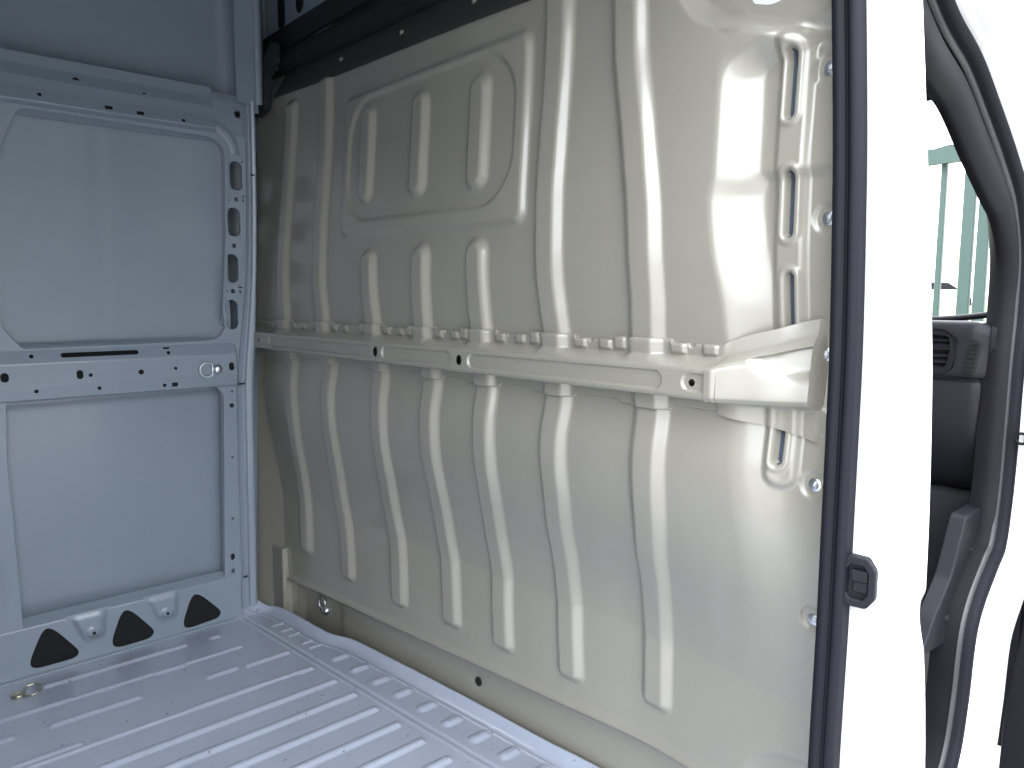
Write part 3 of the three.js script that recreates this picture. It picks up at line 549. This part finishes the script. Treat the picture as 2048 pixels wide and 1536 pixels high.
// ───────────────────────── door post and seal ─────────────────────────
const sealX = table([[-0.1, 1.874], [0.4, 1.875], [0.61, 1.877], [0.881, 1.877], [1.135, 1.871], [1.378, 1.858], [1.6, 1.842], [1.85, 1.80]]);
const outX = table([[-0.3, 1.975], [0.0, 1.972], [0.335, 1.965], [0.527, 1.953], [0.584, 1.943], [0.592, 1.943], [0.622, 1.950], [0.67, 1.9495], [0.89, 1.942], [1.13, 1.924], [1.35, 1.905], [1.6, 1.88], [1.9, 1.84]]);
{
  const sec = []; const arc = (cx, cz, r, a0, a1, n) => { for (let k = 0; k <= n; k++) { const a = lerp(a0, a1, k / n) * Math.PI / 180; sec.push([cx + r * Math.cos(a), cz + r * Math.sin(a)]); } };
  sec.push([-0.017, -0.02]); arc(-0.0085, 0.010, 0.0085, 180, 40, 10); arc(0.003, 0.012, 0.0035, 150, 60, 4); arc(0.0095, 0.010, 0.0085, 110, 0, 8); sec.push([0.018, -0.02]);
  const ys = range(-0.1, 1.85, 160);
  const g = grid(range(0, sec.length - 1, sec.length - 1), ys, (i, y) => { const q = sec[Math.round(i)]; return [sealX(y) + q[0], y, 0.004 + q[1]]; });
  var doorSeal = part('door_seal', g, M.rubber, van, 'black rubber door seal up the edge of the door post');
  // fine cross ribs on the inner lip
  const teeth = []; for (let k = 0; k < 300; k++) { const y = 0.30 + k * 0.0042, t = new THREE.BoxGeometry(0.0022, 0.0019, 0.0016); t.translate(sealX(y) - 0.0015, y, 0.0155); teeth.push(t); }
  const m = part('seal_ribbing', teeth, M.rubber, doorSeal); m.userData.kind = 'stuff';
}
{
  const ys = ranges([-0.3, 0.45, 0.05], [0.45, 0.75, 0.006], [0.75, 1.9, 0.04]);
  const sec = (y) => { const a = sealX(y) + 0.010, o = outX(y), r = 0.014; const p = [[a, -0.012], [a + 0.006, -0.003], [lerp(a, o - r, 0.5), -0.001], [o - r, 0.0]]; for (let k = 1; k <= 6; k++) { const t = k / 6 * Math.PI / 2; p.push([o - r + r * Math.sin(t), -r + r * Math.cos(t)]); } p.push([o + 0.001, -0.05], [o, -0.108]); for (let k = 1; k <= 4; k++) { const t = k / 4 * Math.PI / 2; p.push([o - 0.008 * (1 - Math.cos(t)), -0.108 - 0.008 * Math.sin(t)]); } p.push([o - 0.06, -0.118]); return p; };
  const n = sec(1).length;
  part('door_post', grid(range(0, n - 1, n - 1), ys, (i, y) => { const q = sec(y)[Math.round(i)]; const c = y > 0.5 && y < 0.66 ? 0.004 * (1 - ss(0.0, 0.05, Math.abs(y - 0.588))) * ss(1.9, 1.93, q[0]) : 0; return [q[0], y, q[1] - c]; }), M.white, van, 'white painted door post beside the open side door');
  // latch guide
  const oc = (hx, hy, c) => [[-hx + c, -hy], [hx - c, -hy], [hx, -hy + c * 1.4], [hx, hy - c * 1.4], [hx - c, hy], [-hx + c, hy], [-hx, hy - c * 1.4], [-hx, -hy + c * 1.4]];
  const o = oc(0.025, 0.036, 0.011), i = oc(0.018, 0.028, 0.008);
  const ring = new THREE.ExtrudeGeometry(shapeOf(roundPoly(o, 0.004, 3), [roundPoly(i, 0.003, 3)]), { depth: 0.010, bevelEnabled: true, bevelSize: 0.002, bevelThickness: 0.002, bevelSegments: 3 });
  const back = new THREE.ExtrudeGeometry(shapeOf(i), { depth: 0.003, bevelEnabled: false });
  const g = part('latch_guide', [ring, back, box(-0.006, 0.015, -0.016, 0.0, 0.002, 0.008, 0.0015), box(-0.008, 0.015, 0.001, 0.018, 0.002, 0.011, 0.0015)], M.plasticGrey, van, 'black eight sided latch cup on the white door post');
  g.position.set(1.906, 0.648, 0.0); g.rotation.y = 0.12; g.scale.set(0.86, 0.88, 1);
  part('upper_door_post', grid([1.66, 1.87], [1.36, 2.05], (x, y) => [x, y, -0.05]), M.white, van);
}
// ───────────────────────── cab seen through the passenger doorway ─────────────────────────
const apert = [[1.70, -0.20], [1.60, -0.30], [1.496, -0.445], [1.445, -0.57], [1.378, -0.671], [1.301, -0.775], [1.232, -0.850], [1.114, -0.905], [0.988, -0.915], [0.882, -0.908], [0.686, -0.903], [0.576, -0.895], [0.47, -0.868], [0.437, -0.823], [0.347, -0.725], [0.191, -0.695], [0.094, -0.668], [0.03, -0.62], [0.0, -0.52], [0.0, -0.15]];
const apX = (y) => 1.84 - 0.0 * y - 0.03 * ss(1.1, 1.7, y);
{
  const curve = new THREE.CatmullRomCurve3(apert.map(([y, z]) => new THREE.Vector3(apX(y), y, z)), false, 'centripetal');
  const pts = curve.getPoints(180), inward = [];
  for (let i = 0; i < pts.length; i++) { const a = pts[Math.max(0, i - 1)], b = pts[Math.min(pts.length - 1, i + 1)], t = b.clone().sub(a).normalize(); inward.push(new THREE.Vector3(0, t.z, -t.y)); }   // in the x plane
  // choose the sign that points into the doorway
  const c = new THREE.Vector3(1.84, 0.7, -0.4); for (let i = 0; i < pts.length; i++) if (inward[i].dot(c.clone().sub(pts[i])) < 0) inward[i].negate();
  const wid = (y) => 0.62 + 0.9 * ss(1.0, 1.38, y) - 0.12 * (1 - ss(0.42, 0.55, y));
  const ribbon = (secs, wide) => grid(range(0, 180, 180), range(0, secs.length - 1, secs.length - 1), (i, j) => { const p = pts[Math.round(i)], n = inward[Math.round(i)], s = secs[Math.round(j)]; const k = wide ? Math.max(0.034, s[0] * wid(p.y)) : s[0]; return [p.x + s[1], p.y + n.y * k, p.z + n.z * k]; });
  // s = [towards the doorway, outboard]
  part('cab_door_seal', ribbon([[0.002, -0.03], [0.0, 0.0], [0.003, 0.010], [0.011, 0.014], [0.020, 0.011], [0.025, 0.003], [0.025, -0.03]]), M.rubber, van, 'black rubber seal round the cab doorway');
  part('pillar_strip', ribbon([[0.024, -0.012], [0.026, -0.004], [0.034, -0.004], [0.036, -0.012]]), M.gloss, van, 'glossy strip beside the cab door seal');
  part('pillar_trim', ribbon([[0.034, -0.006], [0.045, -0.006], [0.058, -0.010], [0.070, -0.022], [0.072, -0.04], [0.03, -0.06]], true), M.plastic, van, 'dark plastic trim round the cab doorway');
  part('cab_door_frame', ribbon([[0.004, -0.004], [-0.004, 0.004], [-0.008, 0.03], [-0.012, 0.048], [-0.02, 0.056], [-0.05, 0.058]]), M.white, van, 'white painted frame of the cab doorway');
}
// hinge on the white frame
part('door_check', [box(1.868, 1.90, 0.705, 0.735, -0.90, -0.868, 0.004), xf(new THREE.TorusGeometry(0.011, 0.003, 8, 20), { pos: [1.866, 0.72, -0.862] }), box(1.876, 1.9, 0.742, 0.752, -0.895, -0.872, 0.003), box(1.876, 1.9, 0.688, 0.698, -0.895, -0.872, 0.003)], M.plastic, van, 'dark door check hinge on the white frame');
// dashboard
{
  const prof = [[-1.30, 0.925], [-1.05, 0.945], [-0.89, 0.963], [-0.862, 0.962], [-0.852, 0.945], [-0.854, 0.90], [-0.858, 0.842], [-0.872, 0.836], [-0.866, 0.826], [-0.868, 0.76], [-0.885, 0.69], [-0.93, 0.62], [-1.0, 0.56], [-1.2, 0.54]];
  const curve = new THREE.CatmullRomCurve3(prof.map(([z, y]) => new THREE.Vector3(0, y, z)), false, 'centripetal').getPoints(90);
  const endR = (y) => 1.806 + 0.0 * y;
  const xs = ranges([0.3, 1.6, 0.2], [1.6, 1.72, 0.006], [1.72, 1.81, 0.01]);
  const ventC = [1.674, 0.895];
  const g = grid(xs, range(0, 90, 90), (x, i) => { const p = curve[Math.round(i)]; const front = p.z > -0.88 && p.y > 0.85 && p.y < 0.94; const s = sdBox(x - ventC[0], p.y - ventC[1], 0.056, 0.05, 0.03); const ed = 0.02 * ss(1.765, 1.806, x); return [Math.min(x, endR(p.y)), p.y - ed * (p.y > 0.94 ? 0.6 : 0), p.z - ed * (x > 1.765 ? 1 : 0) - (front ? 0.03 * (1 - ss(-0.012, -0.002, s)) : 0)]; });
  const cap = new THREE.ExtrudeGeometry(shapeOf(curve.map((p) => [p.z - 0.012, p.y - 0.006])), { depth: 0.01, bevelEnabled: false });
  const cp = cap.attributes.position; for (let i = 0; i < cp.count; i++) { const a = cp.getX(i), b = cp.getY(i), c = cp.getZ(i); cp.setXYZ(i, 1.796 + c, b, a); } cap.computeVertexNormals();
  var dash = part('dashboard', [g, cap], M.plasticGrey, van, 'dark grey dashboard end with air vents');
  // round air vent with slats
  const o = roundPoly([[-0.056, -0.05], [0.046, -0.05], [0.056, -0.01], [0.056, 0.045], [-0.056, 0.05]], 0.02), i = roundPoly([[-0.047, -0.041], [0.039, -0.041], [0.047, -0.008], [0.047, 0.037], [-0.047, 0.041]], 0.016);
  const ring = part('air_vent', xf(new THREE.ExtrudeGeometry(shapeOf(o, [i]), { depth: 0.006, bevelEnabled: true, bevelSize: 0.002, bevelThickness: 0.002, bevelSegments: 3 }), { pos: [ventC[0], ventC[1], -0.862] }), M.plastic, dash, 'square air vent at the dashboard end');
  void ring;
  part('vent_back', box(1.624, 1.724, 0.85, 0.94, -0.885, -0.882), M.black, dash);
  for (const y of [0.862, 0.876, 0.890, 0.912, 0.925, 0.937]) part('vent_slat', xf(box(-0.044, 0.044, -0.0015, 0.0015, -0.008, 0.008, 0.001), { rot: [0.5, 0, 0], pos: [1.674, y - 0.002, -0.866] }), M.plasticGrey, dash);
  part('vent_divider', box(1.63, 1.72, 0.899, 0.905, -0.872, -0.857, 0.001), M.plastic, dash);
  // narrow side demister
  const d = [[1.752, 0.852], [1.770, 0.850], [1.781, 0.918], [1.763, 0.926]];
  part('side_demister', new THREE.ExtrudeGeometry(shapeOf(roundPoly(d, 0.003)), { depth: 0.012, bevelEnabled: true, bevelSize: 0.002, bevelThickness: 0.002, bevelSegments: 2 }).translate(0, 0, -0.864), M.plug, dash, 'narrow black demister slot beside the air vent');
  for (let k = 0; k < 7; k++) { const t = (k + 0.5) / 7; part('demister_slat', box(lerp(1.754, 1.765, t), lerp(1.768, 1.779, t), lerp(0.853, 0.92, t) - 0.0012, lerp(0.853, 0.92, t) + 0.0012, -0.851, -0.846), M.plasticGrey, dash); }
  part('glovebox_seam', tube([[1.60, 0.838, -0.862], [1.70, 0.838, -0.866], [1.79, 0.831, -0.878]], 0.0016, 20, 6), M.black, dash);
  part('door_side_cheek', tube([[1.805, 0.93, -0.885], [1.808, 0.80, -0.89], [1.806, 0.70, -0.90], [1.80, 0.6, -0.93]], 0.011, 30, 10), M.plastic, dash);
}
// step, kick trim and floor of the cab
{
  const zy = (pts, x, d, r = 0.012) => { const g = new THREE.ExtrudeGeometry(shapeOf(roundPoly(pts, r, 4)), { depth: d, bevelEnabled: true, bevelSize: 0.004, bevelThickness: 0.004, bevelSegments: 3 }); const p = g.attributes.position; for (let i = 0; i < p.count; i++) { const a = p.getX(i), b = p.getY(i), c = p.getZ(i); p.setXYZ(i, x + c, b, a); } g.computeVertexNormals(); return g; };
  part('kick_trim', zy([[-0.90, 0.555], [-0.77, 0.555], [-0.70, 0.44], [-0.615, 0.375], [-0.565, 0.32], [-0.735, 0.305], [-0.80, 0.41], [-0.89, 0.50]], 1.775, 0.025), M.plasticGrey, van, 'dark kick trim below the dashboard in the cab doorway');
  part('trim_screw', xf(studGeo(), { rot: [0, 0, -Math.PI / 2], scale: [0.4, 0.45, 0.45], pos: [1.804, 0.362, -0.675] }), M.plug, van);
  part('trim_screw', xf(studGeo(), { rot: [0, 0, -Math.PI / 2], scale: [0.3, 0.3, 0.3], pos: [1.804, 0.478, -0.80] }), M.plug, van);
  part('step_riser', zy([[-0.74, 0.305], [-0.555, 0.312], [-0.40, 0.30], [-0.2, 0.30], [-0.2, 0.0], [-0.62, 0.0], [-0.69, 0.09]], 1.74, 0.03), M.plasticGrey, van, 'grey plastic step side in the cab doorway');
  part('cab_floor', [box(0.0, 1.74, 0.20, 0.29, -1.1, -0.2), box(0.0, 1.78, 0.29, 0.56, -1.12, -0.93)], M.carpet, van);
  part('seat_base', box(1.15, 1.60, 0.29, 0.62, -0.62, -0.25, 0.02), M.carpet, van);
  part('cab_front', box(0.0, 1.83, -0.2, 0.92, -1.36, -1.30), M.plastic, van);
  part('cab_far_side', [box(-0.1, -0.05, -0.2, 0.95, -1.3, -0.1)], M.plastic, van);
  part('cab_roof', [box(-0.1, 1.80, 1.74, 1.80, -0.75, -0.05), box(0.2, 1.80, 1.66, 1.745, -0.40, -0.1)], M.plasticGrey, van);
  part('sun_visor', xf(box(-0.30, 0.075, -0.17, 0.0, -0.012, 0.012, 0.008), { rot: [0.12, 0, 0], pos: [1.715, 1.55, -0.57] }), M.plasticGrey, van, 'grey sun visor above the windscreen');
  const ws = [[0.95, -1.28], [1.74, -0.62]];
  part('windscreen', grid([0.05, 1.79], [0, 1], (x, t) => [x, lerp(ws[0][0], ws[1][0], t), lerp(ws[0][1], ws[1][1], t)]), M.glass, van, 'clear windscreen');
  part('wiper_edge', tube([[1.2, 0.955, -1.16], [1.6, 0.96, -1.13], [1.80, 0.985, -1.06]], 0.008, 20, 8), M.plastic, van);
}
// passenger door standing open
{
  const d = new THREE.Group(); d.name = 'passenger_door'; d.userData.label = 'open passenger door with dark inner trim'; d.position.set(1.887, 0, -0.90); d.rotation.y = -THREE.MathUtils.degToRad(18); van.add(d);
  part('door_shell', box(0.0, 1.0, -0.3, 0.98, -0.05, 0.0, 0.012), M.white, d);
  part('inner_trim', new THREE.ExtrudeGeometry(shapeOf(roundPoly([[-0.004, -0.28], [0.95, -0.28], [0.95, 0.9], [0.35, 0.9], [0.16, 0.60], [0.035, 0.40], [0.004, 0.1]], [0.01, 0.05, 0.05, 0.05, 0.05, 0.06, 0.03])), { depth: 0.03, bevelEnabled: true, bevelSize: 0.006, bevelThickness: 0.006, bevelSegments: 3 }).translate(0, 0, 0.006), M.plasticGrey, d, 'grey inner trim of the open door');
  part('door_rubber', tube([[0.01, 0.95, 0.008], [0.012, 0.5, 0.01], [0.006, 0.05, 0.012], [0.0, -0.3, 0.012]], 0.009, 40, 8), M.rubber, d);
  part('window_frame', [box(0.30, 0.98, 1.62, 1.67, -0.04, 0.0, 0.01), box(0.94, 0.98, 0.98, 1.64, -0.04, 0.0, 0.01)], M.rubber, d);
}

// ═════════════════════════ OUTSIDE ═════════════════════════
const GY = -0.55;
{
  const asphalt = new THREE.MeshStandardMaterial({ map: mottle(0.20, 0.20, 0.195, 0.35), roughness: 0.95, bumpMap: peelTex, bumpScale: 0.004 });
  const g = new THREE.PlaneGeometry(400, 400); g.rotateX(-Math.PI / 2); g.attributes.uv.array.forEach((v, i, a) => { a[i] = v * 200; });
  const m = new THREE.Mesh(g, asphalt); m.name = 'ground'; m.position.y = GY; m.receiveShadow = true; m.userData.kind = 'structure'; scene.add(m);
  const grass = new THREE.MeshStandardMaterial({ map: mottle(0.10, 0.15, 0.05, 0.7), roughness: 1 });
  const b = grid(range(-40, 14, 70), range(-58, -6.2, 60), (x, z) => [x, GY + 0.01 + 1.16 * ss(-6.4, -9.5, z) + 0.06 * noise.noise(x * 0.7, z * 0.7, 2), z]);
  const bm = new THREE.Mesh(b, grass); bm.name = 'grass_bank'; bm.receiveShadow = bm.castShadow = true; bm.userData.kind = 'structure'; scene.add(bm);
}
// steel palisade fence beyond the bonnet
{
  const green = new THREE.MeshStandardMaterial({ color: new THREE.Color(0.022, 0.05, 0.04), roughness: 0.5, side: THREE.DoubleSide });
  const f = thing('palisade_fence', 'dark green steel fence with flat pales seen through the windscreen', 'fence');
  const rail = new THREE.Shape(); rail.moveTo(-4, 0); rail.lineTo(5, 0); rail.lineTo(5, 0.11); for (let k = 0; k <= 90; k++) rail.lineTo(5 - k * 0.1, 0.11 + 0.018 * Math.abs(Math.sin(k * Math.PI / 2))); 
  const rg = new THREE.ExtrudeGeometry(rail, { depth: 0.05, bevelEnabled: false }); rg.translate(0, 1.985, -5.05);
  const rp = rg.attributes.position; for (let i = 0; i < rp.count; i++) { /* straight rail */ } void rp;
  part('rail', rg, green, f); part('rail', box(-4, 5, -0.2, -0.12, -5.05, -5.0), green, f);
  for (const [x, w] of [[-1.2, 0.13], [-0.75, 0.13], [-0.3, 0.05], [0.255, 0.03], [0.432, 0.07], [0.532, 0.065], [1.0, 0.13], [1.45, 0.13], [1.9, 0.13]]) {
    const s = shapeOf([[x - w / 2, GY], [x + w / 2, GY], [x + w / 2, 1.99], [x - w / 2, 1.99]]);
    part('pale', new THREE.ExtrudeGeometry(s, { depth: 0.03, bevelEnabled: true, bevelSize: 0.005, bevelThickness: 0.005, bevelSegments: 1 }).translate(0, 0, -5.1), green, f);
  }
}
// far white building
{
  const wm = new THREE.MeshStandardMaterial({ map: mottle(0.78, 0.78, 0.76, 0.05), roughness: 0.9 }), tan = new THREE.MeshStandardMaterial({ color: new THREE.Color(0.5, 0.4, 0.28), roughness: 0.9 });
  const b = thing('far_building', 'low white building behind the fence and grass bank', 'building');
  part('wall', box(-45, 8, GY, 5.4, -70, -60), wm, b);
  part('roof_edge', box(-45.2, 8.2, 5.4, 5.8, -70.2, -59.8), wm, b);
  part('window', box(-17.6, -16.2, 3.2, 4.9, -60.1, -59.95), tan, b);
}
// unseen corrugated shed, mirrored in the side wall, added to block low sky
{
  const cl = new THREE.MeshStandardMaterial({ map: mottle(0.20, 0.22, 0.22, 0.15), roughness: 0.7, side: THREE.DoubleSide }), rf = new THREE.MeshStandardMaterial({ color: new THREE.Color(0.12, 0.12, 0.125), roughness: 0.8 });
  const b = thing('corrugated_shed', 'grey corrugated metal shed across the yard from the open side door', 'shed');
  const zs = []; for (let z = -14; z < 2.4; z += 0.2) zs.push(z, z + 0.06, z + 0.1, z + 0.16); zs.push(2.4);
  part('cladding', grid(zs, [GY, 2.95], (z, y, i) => [9 + (i % 4 === 1 || i % 4 === 2 ? -0.05 : 0), y, z]), cl, b);
  part('shed_body', box(9.06, 18, GY, 2.9, -14, 2.4), rf, b);
  part('roof', xf(box(-0.3, 9.6, 0, 0.12, -14.3, 2.7), { pos: [8.7, 2.95, 0], rot: [0, 0, 0.03] }), rf, b);
}
// parked car on the bank
{
  const c = thing('parked_car', 'small pale car parked on the grass bank behind the fence', 'car');
  c.position.set(-12.2, 0.62, -42); c.rotation.y = 0.25;
  const body = shapeOf(roundPoly([[-2.0, 0.25], [2.0, 0.25], [2.05, 0.62], [1.95, 0.78], [1.1, 0.86], [0.55, 1.32], [-0.9, 1.38], [-1.7, 0.92], [-2.05, 0.85]], 0.12, 4));
  part('body', new THREE.ExtrudeGeometry(body, { depth: 1.5, bevelEnabled: true, bevelSize: 0.06, bevelThickness: 0.06, bevelSegments: 3 }).translate(0, 0, -0.75), M.white, c);
  part('window', new THREE.ExtrudeGeometry(shapeOf(roundPoly([[1.0, 0.9], [0.5, 1.26], [-0.85, 1.3], [-1.4, 0.94]], 0.06)), { depth: 1.66, bevelEnabled: false }).translate(0, 0, -0.83), M.plastic, c);
  part('tail_light', box(1.98, 2.1, 0.66, 0.8, 0.3, 0.76), new THREE.MeshStandardMaterial({ color: new THREE.Color(0.5, 0.03, 0.02), roughness: 0.4 }), c);
  for (const x of [-1.25, 1.25]) for (const z of [-0.72, 0.72]) part('wheel', xf(new THREE.CylinderGeometry(0.32, 0.32, 0.2, 24), { rot: [Math.PI / 2, 0, 0], pos: [x, 0.32, z] }), M.rubber, c);
}
renderer.render(scene, camera);
